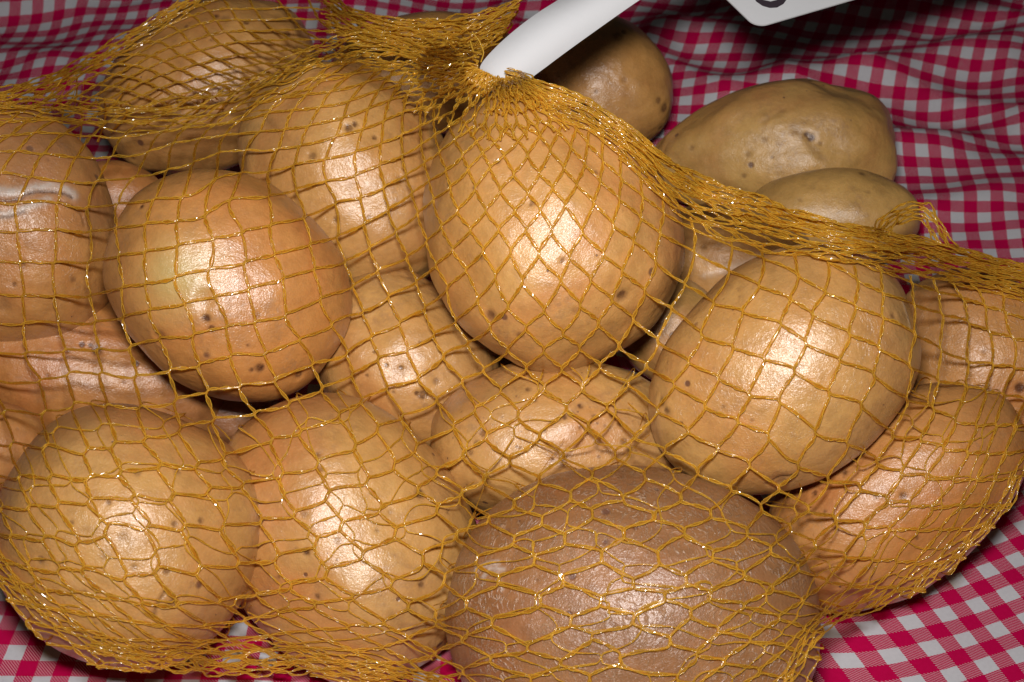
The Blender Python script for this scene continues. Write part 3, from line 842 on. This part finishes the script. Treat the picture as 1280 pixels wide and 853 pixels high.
def lattice(samples, power=3.2, jitter=0.10, seed=0):
    """least-squares thread counts a(x,y), b(x,y) whose spacing and direction follow the measured samples"""
    S = np.array([s[:7] for s in samples], float)
    num = np.zeros(PX.shape + (5,))
    den = np.zeros(PX.shape)
    for s in S:
        wgt = 1.0 / ((PX - s[0]) ** 2 + (PY - s[1]) ** 2 + 120.0) ** (power / 2)
        num += wgt[..., None] * s[2:7]
        den += wgt
    J = num / den[..., None]
    ax, ay, bx, by, jn = [J[..., i] for i in range(5)]
    det = ax * by - bx * ay
    sgn = np.sign(np.median(det))
    mag = np.maximum(np.abs(det), 25.0)
    det = sgn * mag
    ga = np.stack([by / det, -bx / det], -1)      # gradient of a
    gb = np.stack([-ay / det, ax / det], -1)
    out = []
    for g in (ga, gb):
        wt = 1.0 / (np.sum(g * g, -1) + 2e-4)
        wx = 0.5 * (wt[:, 1:] + wt[:, :-1])
        wy = 0.5 * (wt[1:, :] + wt[:-1, :])
        gx = 0.5 * (g[:, 1:, 0] + g[:, :-1, 0]) * STEP
        gy = 0.5 * (g[1:, :, 1] + g[:-1, :, 1]) * STEP
        out.append(poisson(wx, wy, gx, gy))
    A, B = out
    # uneven tension
    r = np.random.RandomState(seed)
    for F in (A, B):
        z = np.zeros(PX.shape)
        for sc in (46, 90):
            cw = r.randn(int(NYg * STEP / sc) + 4, int(NXg * STEP / sc) + 4)
            fx = (PX - GX0) / sc
            fy = (PY - GY0) / sc
            i = fx.astype(int)
            j = fy.astype(int)
            u = fx - i
            v = fy - j
            u = u * u * (3 - 2 * u)
            v = v * v * (3 - 2 * v)
            z += cw[j, i] * (1 - u) * (1 - v) + cw[j, i + 1] * u * (1 - v) + cw[j + 1, i] * (1 - u) * v + cw[j + 1, i + 1] * u * v
        F += z * jitter
    return A, B, (ax, ay, bx, by, jn)


def poisson(wx, wy, gx, gy, iters=900):
    """weighted least-squares integration by conjugate gradients"""
    def ATA(f):
        dx = (f[:, 1:] - f[:, :-1]) * wx
        dy = (f[1:, :] - f[:-1, :]) * wy
        o = np.zeros_like(f)
        o[:, 1:] += dx
        o[:, :-1] -= dx
        o[1:, :] += dy
        o[:-1, :] -= dy
        return o
    b = np.zeros(PX.shape)
    b[:, 1:] += gx * wx
    b[:, :-1] -= gx * wx
    b[1:, :] += gy * wy
    b[:-1, :] -= gy * wy
    dg = np.zeros(PX.shape)
    dg[:, 1:] += wx
    dg[:, :-1] += wx
    dg[1:, :] += wy
    dg[:-1, :] += wy
    # start: integrate along the middle row, then up and down
    x = np.zeros(PX.shape)
    mid = NYg // 2
    x[mid, 1:] = np.cumsum(gx[mid])
    for j in range(mid + 1, NYg):
        x[j] = x[j - 1] + gy[j - 1]
    for j in range(mid - 1, -1, -1):
        x[j] = x[j + 1] - gy[j]
    r = b - ATA(x)
    z = r / dg
    p = z.copy()
    rz = (r * z).sum()
    for _ in range(iters):
        q = ATA(p)
        al = rz / ((p * q).sum() + 1e-30)
        x += al * p
        r -= al * q
        z = r / dg
        rn = (r * z).sum()
        if rn < 1e-9:
            break
        p = z + (rn / rz) * p
        rz = rn
    return x


def contours(F, level, mask):
    """polylines of F == level inside the mask"""
    D = F - level
    D = np.where(D == 0, 1e-9, D)
    s = D > 0
    hx = (s[:, 1:] != s[:, :-1])
    hy = (s[1:, :] != s[:-1, :])
    cell = mask[:-1, :-1] & mask[1:, :-1] & mask[:-1, 1:] & mask[1:, 1:]
    act = cell & (hx[:-1] | hx[1:] | hy[:, :-1] | hy[:, 1:])
    adj = {}
    pos = {}

    def pt(kind, j, i):
        key = (kind, j, i)
        if key not in pos:
            if kind == 0:
                t = D[j, i] / (D[j, i] - D[j, i + 1])
                pos[key] = (gxs[i] + t * STEP, gys[j])
            else:
                t = D[j, i] / (D[j, i] - D[j + 1, i])
                pos[key] = (gxs[i], gys[j] + t * STEP)
        return key
    for j, i in zip(*np.nonzero(act)):
        ks = []
        if hx[j, i]:
            ks.append(pt(0, j, i))
        if hy[j, i + 1]:
            ks.append(pt(1, j, i + 1))
        if hx[j + 1, i]:
            ks.append(pt(0, j + 1, i))
        if hy[j, i]:
            ks.append(pt(1, j, i))
        for a, b in ((0, 1), (2, 3)):
            if b < len(ks):
                adj.setdefault(ks[a], []).append(ks[b])
                adj.setdefault(ks[b], []).append(ks[a])
    lines = []
    seen = set()
    starts = [k for k, v in adj.items() if len(v) == 1]
    for k in starts + list(adj):
        if k in seen:
            continue
        line = [k]
        seen.add(k)
        cur = k
        while True:
            nx = [q for q in adj[cur] if q not in seen]
            if not nx:
                break
            cur = nx[0]
            seen.add(cur)
            line.append(cur)
        if len(line) >= 5:
            lines.append(np.array([pos[q] for q in line]))
    return lines


def smooth_line(P, n=3):
    for _ in range(n):
        Q = P.copy()
        Q[1:-1] = 0.25 * P[:-2] + 0.5 * P[1:-1] + 0.25 * P[2:]
        P = Q
    return P


M_THREAD = net_material("net_thread", (0.78, 0.500, 0.058), 0.14, 0.34, 0.26, 0.9)
M_TAPE = net_material("net_tape", (0.74, 0.460, 0.050), 0.34, 0.45, 0.68, 0.4)


def sweep(C, T, N, ra, rb, sides, twist=None):
    """tube of elliptical section along C; ra across, rb along the sheet normal"""
    S = np.cross(T, N)
    S /= np.linalg.norm(S, axis=1)[:, None] + 1e-12
    an = np.arange(sides) / sides * 2 * math.pi
    ra = np.broadcast_to(ra, (len(C),))
    rb = np.broadcast_to(rb, (len(C),))
    an = an[None, :] + (0.0 if twist is None else twist[:, None])
    V = C[:, None, :] + (S * ra[:, None])[:, None, :] * np.cos(an)[:, :, None] + (N * rb[:, None])[:, None, :] * np.sin(an)[:, :, None]
    n = len(C)
    idx = np.arange(n * sides).reshape(n, sides)
    q = np.stack([idx[:-1], np.roll(idx[:-1], -1, 1), np.roll(idx[1:], -1, 1), idx[1:]], -1).reshape(-1, 4)
    return V.reshape(-1, 3), q


def tangents(C):
    T = np.gradient(C, axis=0)
    return T / (np.linalg.norm(T, axis=1)[:, None] + 1e-12)


def strand_mesh(pieces, seed):
    """pieces: list of (centreline 3D, sheet normal, count along the thread); a flat film core with two edge threads crossing over it"""
    r = np.random.RandomState(seed)
    vs, qs, mats = [], [], []
    off = 0
    ph0 = r.rand() * 6.28
    amp0 = 0.00037 * (0.8 + 0.4 * r.rand())
    for C, N, t, dens in pieces:
        T = tangents(C)
        S = np.cross(T, N)
        S /= np.linalg.norm(S, axis=1)[:, None] + 1e-12
        # the two edge threads open between knots and pinch at the knots
        pin = 0.50 + 0.50 * np.abs(np.sin(math.pi * t)) ** 0.7
        wv = 1.0 + 0.25 * np.sin(t * 4.1 + ph0)
        amp = amp0 * pin * wv * dens
        ph = 2 * math.pi * t * 1.0 + ph0 + 0.8 * np.sin(t * 1.7)
        parts = []
        parts.append((C, 0.00040 * (0.55 + 0.45 * pin) * dens, 0.00009, 6, 1))
        for sg in (1, -1):
            CC = C + S * (amp * np.cos(ph) * sg)[:, None] + N * (0.00014 + 0.00016 * np.sin(ph) * sg)[:, None]
            CC = CC + r.randn(*CC.shape) * 0.000035
            rf = 0.000122 * (0.6 + 0.4 * dens)
            parts.append((CC, rf, rf, 4, 0))
        for CC, ra, rb, sd, mi in parts:
            v, q = sweep(CC, tangents(CC), N, ra, rb, sd, np.cumsum(r.randn(len(CC)) * 0.33) if mi == 0 else None)
            vs.append(v)
            qs.append(q + off)
            mats.append(np.full(len(q), mi, np.int32))
            off += len(v)
    return np.concatenate(vs), np.concatenate(qs), np.concatenate(mats)


def knots_pos(t):
    return t - np.round(t)


NET_BASE = np.array([0.02, 0.0, 0.0])
net_bag = empty("net_bag", NET_BASE)
tag(net_bag, "yellow plastic mesh bag stretched over the heap, gathered where the white strip leaves it", "net bag")
n_strands = 0


KNOT_D = float(1.0 / bil(WMEM, np.array([625.0]), np.array([108.0]))[0])


def lift_points(x, y, lift):
    w = bil(WMEM, x, y)
    d = 1.0 / w
    near = np.clip(1.6 - np.hypot((x - 622) / 62.0, (y - 92) / 34.0), 0, 1)      # the clip holds the net up here
    near = near * np.clip((y - (80 + (x - 600) * 0.40)) / 4.0 + 1, 0, 1)
    d = d + np.minimum(KNOT_D - d, 0) * near - lift
    v = FWD[None] + RGT[None] * ((x - 640.0) / FPX)[:, None] + UPV[None] * ((426.5 - y) / FPX)[:, None]
    return CAM + v * d[:, None]


def sheet_normal(x, y, lift):
    e = 5.0
    px = lift_points(x + e, y, lift) - lift_points(x - e, y, lift)
    py = lift_points(x, y + e, lift) - lift_points(x, y - e, lift)
    n = np.cross(py, px)
    n /= np.linalg.norm(n, axis=1)[:, None] + 1e-12
    back = (n @ FWD) > 0
    n[back] *= -1
    # ease towards the viewer where the sheet turns edge-on
    n = n - FWD * 0.35
    return n / np.linalg.norm(n, axis=1)[:, None]


def net_object(name, v, q, mi):
    m = quads_mesh(name, v, q)
    o = link_mesh(name, m, M_THREAD, net_bag)
    o.matrix_parent_inverse.identity()
    m.materials.append(M_TAPE)
    m.polygons.foreach_set("material_index", mi)
    m.polygons.foreach_set("use_smooth", mi == 1)      # the twisted threads glint from facet to facet
    return o


def curve(P, n=400):
    P = np.array(P, float)
    s = np.concatenate([[0], np.cumsum(np.linalg.norm(np.diff(P, axis=0), axis=1))])
    u = np.linspace(0, s[-1], n)
    Q = np.stack([np.interp(u, s, P[:, 0]), np.interp(u, s, P[:, 1])], 1)
    return smooth_line(Q, 60), s[-1]


def bundle(name, pos, length, n, period, lift, seed, puff=0.0006, density=0.75, taper=None):
    """gathered net: threads that lean on one neighbour and then the other, forming long closed meshes"""
    r = np.random.RandomState(seed)
    pieces = []
    M = int(length / 2.2)
    s = np.linspace(0, 1, M)
    L = s * length
    wob = 0.9 * np.sin(L / period * 1.3 + r.rand() * 6) 
    tt = L / period + 0.12 * wob
    for k in range(n):
        ph = 0.06 * np.sin(L / period * 2.1 + k * 1.7)
        w = np.cos(2 * math.pi * (tt + ph))
        w = np.sign(w) * np.abs(w) ** 0.6
        u = (k + 0.5 + 0.5 * (-1) ** k * w * 0.92 + 0.12 * r.randn()) / n
        x, y = pos(s, np.clip(u, -0.03, 1.03))
        x = x + 0.5 * r.randn()
        dz = puff * (np.sin(L / period * 2.4 + r.rand() * 6.3) + 0.8 * r.randn())
        C = lift_points(x, y, lift + 0.0003)
        N = sheet_normal(x, y, lift)
        C = C + N * (dz + 0.0004)[:, None]
        pieces.append((C - NET_BASE, N, tt * 2, density))
    v, q, mi = strand_mesh(pieces, seed)
    o = net_object(name, v, q, mi)
    o["kind"] = "stuff"
    return o


def band(name, top, bot, n, period, lift, seed, **kw):
    A_, la = curve(top)
    B_, lb = curve(bot)
    g = np.linspace(0, 1, len(A_))

    def pos(s, u):
        ax_ = np.interp(s, g, A_[:, 0])
        ay_ = np.interp(s, g, A_[:, 1])
        bx_ = np.interp(s, g, B_[:, 0])
        by_ = np.interp(s, g, B_[:, 1])
        return ax_ * (1 - u) + bx_ * u, ay_ * (1 - u) + by_ * u
    return bundle(name, pos, 0.5 * (la + lb), n, period, lift, seed, **kw)


_lat = {}


def lay_sheet(samples, poly, lift, seed, nowrap=None, jitter=0.10, per=18, wrap_edges=True, density=1.0, min_len=40):
    global n_strands
    mask = poly if isinstance(poly, np.ndarray) else in_poly(poly, PX, PY)
    ck = (tuple(samples[0]), len(samples), jitter, seed)
    if ck not in _lat:
        _lat[ck] = lattice(samples, jitter=jitter, seed=seed)
    A, B, (ax, ay, bx, by, jn) = _lat[ck]
    r = np.random.RandomState(seed + 100)
    for fam, F, G, ox, oy in ((0, A, B, ax, ay), (1, B, A, bx, by)):
        lo, hi = F[mask].min(), F[mask].max()
        for lev in range(int(math.ceil(lo)), int(math.floor(hi)) + 1):
            pieces = []
            for P in contours(F, lev, mask):
                P = smooth_line(P, 4)
                seg = np.linalg.norm(np.diff(P, axis=0), axis=1)
                s = np.concatenate([[0], np.cumsum(seg)])
                if s[-1] < min_len:
                    continue
                g = bil(G, P[:, 0], P[:, 1])
                ncell = max(abs(g[-1] - g[0]), s[-1] / 60.0)
                n = int(max(8, min(ncell * per, s[-1] / 1.7)))
                ss = np.linspace(0, s[-1], n)
                x = np.interp(ss, s, P[:, 0])
                y = np.interp(ss, s, P[:, 1])
                t = bil(G, x, y)
                # neighbouring threads run together for a short joint at each crossing
                h = bil(jn, x, y)
                k = knots_pos(t)
                f = np.where(np.abs(k) < h, k, np.sign(k) * h * np.clip((0.5 - np.abs(k)) / np.maximum(0.5 - h, 1e-3), 0, 1))
                # the other family's unit step is (ox, oy): move along it
                ux = bil(ox, x, y)
                uy = bil(oy, x, y)
                # F-family contour keeps F; a step in F is along the vector stored for that family
                x2 = x + ux * f * 0.9
                y2 = y + uy * f * 0.9
                x2 += r.randn() * 0.6
                y2 += r.randn() * 0.6
                bump = 0.00022 * (1 if fam == 0 else -1) * np.cos(2 * math.pi * t) * 0.5
                C = lift_points(x2, y2, lift + 0.00025) 
                N = sheet_normal(x2, y2, lift)
                C = C + N * (bump + 0.0003)[:, None]
                sm = C.copy()
                sm[1:-1] = 0.25 * C[:-2] + 0.5 * C[1:-1] + 0.25 * C[2:]
                C = sm
                if wrap_edges:
                    # carry both ends round and under the heap
                    for end in (0, 1):
                        if end == 0:
                            p0, q0 = C[0], C[min(4, len(C) - 1)]
                            n0, t0, dt = N[0], t[0], (t[0] - t[min(4, len(t) - 1)]) / 4
                        else:
                            p0, q0 = C[-1], C[max(-5, -len(C))]
                            n0, t0, dt = N[-1], t[-1], (t[-1] - t[max(-5, -len(t))]) / 4
                        out = p0 - q0
                        out -= FWD * (out @ FWD)
                        ln = np.linalg.norm(out)
                        ex0, ey0 = (x[0], y[0]) if end == 0 else (x[-1], y[-1])
                        if nowrap is not None and bil(nowrap, ex0, ey0) > 0.01:
                            continue
                        if ln < 1e-6:
                            continue
                        out /= ln
                        R_ = 0.017
                        phis = np.linspace(0.10, 1.35, 14)
                        ext = np.array([p0 + FWD * R_ * math.sin(ph) * 1.1 + out * (0.0025 * math.sin(ph * 2.0) - R_ * 0.9 * (1 - math.cos(ph))) for ph in phis])
                        ext[:, 2] = np.maximum(ext[:, 2], 0.0012)
                        nn = np.array([n0 * math.cos(ph) + out * math.sin(ph) for ph in phis])
                        tt = t0 + np.sign(dt if dt != 0 else 1) * np.arange(1, 15) * 0.09
                        if end == 0:
                            C = np.concatenate([ext[::-1], C])
                            N = np.concatenate([nn[::-1], N])
                            t = np.concatenate([tt[::-1], t])
                        else:
                            C = np.concatenate([C, ext])
                            N = np.concatenate([N, nn])
                            t = np.concatenate([t, tt])
                pieces.append((C - NET_BASE, N, t, density))
            if not pieces:
                continue
            for pi_, piece in enumerate(pieces):
                v, q, mi = strand_mesh([piece], seed * 1000 + fam * 200 + lev % 200 + pi_ * 17)
                net_object("strand", v, q, mi)
                n_strands += 1


MASK_A = (in_poly(POLY_A, PX, PY) | (BAG_HIT & ~in_poly(POLY_B, PX, PY) & (PY > np.interp(PX, [-80, 440, 600, 1345], [125, 60, 95, 345]))))
KNOT = ((PX - 618) / 88.0) ** 2 + ((PY - 104) / 52.0) ** 2 < 1
ROPE_CORE = [(600, 70), (540, 60), (490, 46), (440, 42), (395, 52), (350, 74), (350, 120), (405, 96), (450, 80), (500, 84), (545, 96), (600, 104)]
HOLES = KNOT | in_poly(POLY_C, PX, PY) | in_poly(ROPE_CORE, PX, PY)
MASK_A &= ~HOLES
hp_ = np.pad(HOLES, 3)
NEAR_HOLE = np.zeros(PX.shape)
for dj in range(7):
    for di in range(7):
        NEAR_HOLE = np.maximum(NEAR_HOLE, hp_[dj:dj + NYg, di:di + NXg])
lay_sheet(SA, MASK_A, 0.0, 1, nowrap=NEAR_HOLE)
# slack second thickness of net over the lower potatoes
for n_, key in enumerate(('frontmid', 'rightlow', 'scabby', 'frontleft', 'brown')):
    own = SEEN == NAMES.index(key)
    pd_ = np.pad(own, 1)
    own = own | pd_[:-2, 1:-1] | pd_[2:, 1:-1] | pd_[1:-1, :-2] | pd_[1:-1, 2:]
    lay_sheet([(a, b, c * 1.38, d * 1.30, e * 1.30, f * 1.40, g) for a, b, c, d, e, f, g in SA], own & MASK_A, -0.0002, 9, jitter=0.20, density=0.40, min_len=50)
lay_sheet(SB, POLY_B, 0.0002, 2, jitter=0.07)
# stretched fold to the right of the knot
TOP_R = [(630, 90), (695, 106), (740, 126), (785, 156), (832, 196), (880, 222), (940, 243), (1000, 264), (1060, 280), (1120, 294), (1180, 305), (1230, 318), (1345, 348)]
BOT_R = [(640, 122), (690, 146), (735, 166), (775, 196), (812, 234), (846, 268), (890, 294), (940, 310), (1000, 322), (1060, 332), (1120, 340), (1180, 350), (1240, 362), (1345, 384)]
MID_R = [((a + c) / 2, (b + d) / 2) for (a, b), (c, d) in zip(TOP_R, BOT_R)]
band("net_fold", TOP_R, BOT_R, 13, 66, 0.0006, 31)
band("net_fold", TOP_R, MID_R, 8, 58, 0.0020, 32)
band("net_fold", TOP_R[3:], BOT_R[3:], 9, 74, 0.0030, 33, puff=0.001)
# rope to the left of the knot
TOP_L = [(598, 78), (575, 74), (540, 65), (490, 52), (440, 49), (395, 60), (345, 82), (306, 100), (250, 118), (200, 128), (146, 130), (70, 128), (-60, 124)]
BOT_L = [(598, 100), (580, 104), (545, 100), (500, 90), (450, 86), (405, 104), (350, 130), (300, 150), (240, 164), (170, 166), (100, 158), (20, 150), (-60, 148)]
band("net_fold", TOP_L, BOT_L, 8, 62, 0.0006, 41, density=0.6)
band("net_fold", TOP_L[:7], [(a, b - 8) for a, b in BOT_L[:7]], 8, 54, 0.0022, 42, puff=0.001)
# edge of the bag over the yellow potato, and the dense net behind the knot
EDGE_B = [(-75, 130), (0, 111), (50, 97), (90, 79), (140, 51), (190, 21), (225, -1), (270, -27)]
band("net_fold", EDGE_B, [(a + 8, b + 20) for a, b in EDGE_B], 7, 52, 0.0006, 51)
BACK_T = [(405, -14), (440, 13), (490, 25), (545, 26), (590, 20), (625, 9), (655, -4)]
band("net_fold", BACK_T, [(410, 44), (440, 50), (490, 60), (545, 70), (585, 76), (600, 66), (625, 50)], 15, 30, 0.0006, 52, puff=0.001)
band("net_fold", BACK_T, [(410, 44), (440, 50), (490, 60), (545, 70), (585, 76), (600, 66), (625, 50)], 13, 36, 0.0024, 53, puff=0.0012)
# loop of slack net beside the stretched fold
band("net_fold", [(1090, 296), (1096, 276), (1116, 260), (1140, 253), (1160, 253), (1170, 266), (1182, 288), (1194, 306)], [(1112, 300), (1114, 290), (1124, 280), (1140, 276), (1152, 278), (1160, 288), (1168, 300), (1176, 310)], 8, 30, 0.0012, 54, puff=0.001)
# bag bottom: bunched threads along the rim
band("net_fold", [(120, 792), (200, 806), (290, 798), (350, 800), (420, 812), (500, 830), (570, 848)], [(110, 812), (190, 838), (290, 845), (380, 841), (440, 845), (520, 851), (570, 872)], 7, 60, 0.0005, 61, puff=0.0003, density=0.6)
band("net_fold", [(200, 812), (290, 812), (360, 812), (440, 826), (500, 838)], [(200, 838), (290, 846), (380, 842), (440, 846), (510, 851)], 4, 48, 0.0014, 62, puff=0.0004, density=0.6)
RIM_R = [(1278, 600), (1268, 628), (1245, 656), (1200, 696), (1150, 734), (1100, 761), (1050, 779), (1022, 796), (1004, 830), (980, 870)]
band("net_fold", RIM_R, [(1262, 590), (1252, 616), (1230, 642), (1188, 682), (1140, 716), (1092, 744), (1044, 760), (1008, 780), (988, 818), (960, 868)], 5, 58, 0.0003, 63, puff=0.0002, density=0.5)
RIM_L = [(-40, 680), (0, 730), (40, 762), (90, 797), (150, 827), (200, 840)]
band("net_fold", RIM_L, [(-24, 668), (14, 716), (52, 746), (98, 780), (154, 810), (206, 824)], 4, 56, 0.0003, 64, puff=0.0002, density=0.5)


# the fan of threads drawn together under the clip
FAN_S, _ = curve([(584, 80), (598, 88), (618, 96), (640, 102), (664, 108)])
FAN_E, _ = curve([(470, 96), (478, 140), (510, 178), (560, 202), (620, 214), (680, 206), (735, 190), (775, 184), (790, 176)])
gf = np.linspace(0, 1, len(FAN_S))


def fan_pos(s, u):
    sx, sy = np.interp(u, gf, FAN_S[:, 0]), np.interp(u, gf, FAN_S[:, 1])
    ex_, ey_ = np.interp(u, gf, FAN_E[:, 0]), np.interp(u, gf, FAN_E[:, 1])
    e = np.sign(s) * np.abs(s) ** 1.15
    return sx + (ex_ - sx) * e, sy + (ey_ - sy) * e


band("net_fold", [(590, 78), (555, 70), (520, 68), (485, 72), (455, 80)], [(600, 104), (584, 114), (566, 126), (548, 140), (530, 156)], 12, 46, 0.0008, 73)
bundle("net_fold", lambda s, u: fan_pos(s * 0.72, u), 86, 34, 40, 0.0010, 71, puff=0.0004)
bundle("net_fold", lambda s, u: fan_pos(s * 0.30 - 0.01, u), 40, 34, 22, 0.0040, 74, puff=0.0008)
bundle("net_fold", lambda s, u: fan_pos(s * 0.45, u), 54, 30, 30, 0.0026, 72, puff=0.0008)
print("strands", n_strands)

# ------------------------------------------------------------------ the white paper tag
M_PAPER = plain_material("tag_card", (0.55, 0.55, 0.56), 0.95, 90, 0.5)
M_INK = plain_material("tag_ink", (0.030, 0.020, 0.028), 0.6, 300, 0.05)
M_CLIP = plain_material("clip_metal", (0.42, 0.43, 0.47), 0.35, 500, 0.2)


def ribbon(name, left, right, thick, mat, parent):
    """card strip with real thickness between two edge curves (Catmull-Rom through the points)"""
    def cr(P, n=60):
        P = np.array(P)
        P = np.concatenate([[2 * P[0] - P[1]], P, [2 * P[-1] - P[-2]]])
        out = []
        for i in range(1, len(P) - 2):
            for k in range(n // (len(P) - 3)):
                t = k / (n // (len(P) - 3))
                a, b, c, d = P[i - 1:i + 3]
                out.append(0.5 * (2 * b + (c - a) * t + (2 * a - 5 * b + 4 * c - d) * t * t + (3 * b - a - 3 * c + d) * t ** 3))
        out.append(P[-2])
        return np.array(out)
    L, Rr = cr(left), cr(right)
    T = tangents(0.5 * (L + Rr))
    N = np.cross(T, Rr - L)
    N /= np.linalg.norm(N, axis=1)[:, None]
    ring = np.stack([L + N * thick / 2, Rr + N * thick / 2, Rr - N * thick / 2, L - N * thick / 2], 1)
    n = len(L)
    idx = np.arange(n * 4).reshape(n, 4)
    q = np.stack([idx[:-1], np.roll(idx[:-1], -1, 1), np.roll(idx[1:], -1, 1), idx[1:]], -1).reshape(-1, 4)
    q = np.concatenate([q, [idx[0][::-1]], [idx[-1]]])
    base = np.array(parent.location)
    m = quads_mesh(name, ring.reshape(-1, 3) - base, q)
    o = link_mesh(name, m, mat, parent, smooth=False)
    o.matrix_parent_inverse.identity()
    return o


def membrane_depth(x, y):
    return float(1.0 / bil(WMEM, np.array([x]), np.array([y]))[0])


GD = KNOT_D
TD = 0.445
paper_tag = empty("paper_tag", at(630, 95, GD))
tag(paper_tag, "white paper tag on a curved strip rising from the net's gathered knot", "tag")
ribbon("strip",
       [at(608, 100, GD + .005), at(600, 84, GD + .004), at(622, 57, GD + .004), at(660, 25, GD + .005), at(700, -1, GD + .007), at(770, -42, GD + .010), at(870, -95, GD + .012), at(960, -120, TD + .004)],
       [at(666, 124, GD + .005), at(657, 106, GD + .004), at(688, 80, GD + .004), at(740, 42, GD + .005), at(800, 0, GD + .007), at(850, -32, GD + .010), at(915, -65, GD + .012), at(985, -85, TD + .004)],
       0.00025, M_PAPER, paper_tag)

# label panel: a card with rounded corners, hanging at the end of the strip
p_c = at(945, 36, TD)                       # its lower corner in view
ex = at(1065, 1, TD + .004) - p_c
ex /= np.linalg.norm(ex)
ey = at(906, -2, TD + .006) - p_c
ey -= ex * (ey @ ex) * 0.0
ey /= np.linalg.norm(ey)
en = np.cross(ex, ey)
en /= np.linalg.norm(en)
if en @ FWD > 0:
    en = -en


def card_outline(lx, ly, r):
    pts = []
    corners = [((r, r), 180), ((lx - r, r), 270), ((lx - r, ly - r), 0), ((r, ly - r), 90)]
    for (cx, cy), a0 in corners:
        for k in range(9):
            a = math.radians(a0 + 90 * k / 8)
            pts.append((cx + r * math.cos(a), cy + r * math.sin(a)))
    return pts


def flat_piece(name, outline, off, thick, mat, parent):
    base = np.array(paper_tag.location)
    bm = bmesh.new()
    top = [bm.verts.new(Vector(p_c + ex * a + ey * b + en * (off + thick) - base)) for a, b in outline]
    bot = [bm.verts.new(Vector(p_c + ex * a + ey * b + en * off - base)) for a, b in outline]
    bm.faces.new(top)
    bm.faces.new(bot[::-1])
    n = len(outline)
    for i in range(n):
        bm.faces.new((top[i], bot[i], bot[(i + 1) % n], top[(i + 1) % n]))
    bmesh.ops.recalc_face_normals(bm, faces=bm.faces)
    m = bpy.data.meshes.new(name)
    bm.to_mesh(m)
    bm.free()
    o = link_mesh(name, m, mat, parent, smooth=False)
    o.matrix_parent_inverse.identity()
    return o


panel = flat_piece("label_panel", card_outline(0.115, 0.060, 0.0035), 0.0, 0.0005, M_PAPER, paper_tag)


def px_to_card(x, y):
    v = ray(x, y)
    t = ((p_c - CAM) @ en) / (v @ en)
    q = CAM + v * t - p_c
    G = np.array([[ex @ ex, ex @ ey], [ex @ ey, ey @ ey]])
    return tuple(np.linalg.solve(G, np.array([q @ ex, q @ ey])))


outer = [(939, -14), (940, -4), (945, 4), (953, 9.5), (962, 12), (971, 11.5), (979, 7), (984, 0), (986, -14)]
inner = [(982, -14), (977, -3), (971, 2), (963, 4), (954, 2), (948, -3), (945, -14)]
flat_piece("printed_letter", [px_to_card(x, y) for x, y in outer + inner], 0.0006, 0.00006, M_INK, panel)
flat_piece("printed_stroke", [px_to_card(x, y) for x, y in [(1001, -8), (1002, -1), (1004, 1), (1007, 0), (1009, -3), (1008, -8)]], 0.0006, 0.00006, M_INK, panel)

# crimped clip that closes the gathered net round the strip
bm = bmesh.new()
bmesh.ops.create_cube(bm, size=1.0)
bmesh.ops.scale(bm, verts=bm.verts, vec=(0.017, 0.0035, 0.0045))
bmesh.ops.bevel(bm, geom=bm.edges[:], offset=0.0009, segments=3, affect='EDGES')
m = bpy.data.meshes.new("clip")
bm.to_mesh(m)
bm.free()
clip = link_mesh("clip", m, M_CLIP, net_bag)
clip.matrix_parent_inverse.identity()
clip.location = Vector(at(644, 122, GD + 0.022) - NET_BASE)
dirv = at(662, 108, GD) - at(606, 90, GD)
clip.rotation_euler = (0.5, -math.atan2(dirv[2], dirv[0]), math.atan2(dirv[1], dirv[0]))
# two cut thread ends sticking out of the knot
for k, pts in enumerate(([(597, 82), (594, 72), (591, 62), (588, 52)], [(601, 78), (605, 66), (600, 52), (590, 40)])):
    C = np.array([at(x, y, GD + 0.002 - 0.001 * i) for i, (x, y) in enumerate(pts)])
    tt = np.linspace(0, 1, 24)
    C = np.stack([np.interp(tt, np.linspace(0, 1, len(C)), C[:, i]) for i in range(3)], 1)
    for _ in range(3):
        C[1:-1] = 0.25 * C[:-2] + 0.5 * C[1:-1] + 0.25 * C[2:]
    v, q = sweep(C - NET_BASE, tangents(C), np.broadcast_to(-FWD, C.shape), 0.00018, 0.00018, 6)
    o = link_mesh("thread_end", quads_mesh("thread_end", v, q), M_THREAD, net_bag)
    o.matrix_parent_inverse.identity()
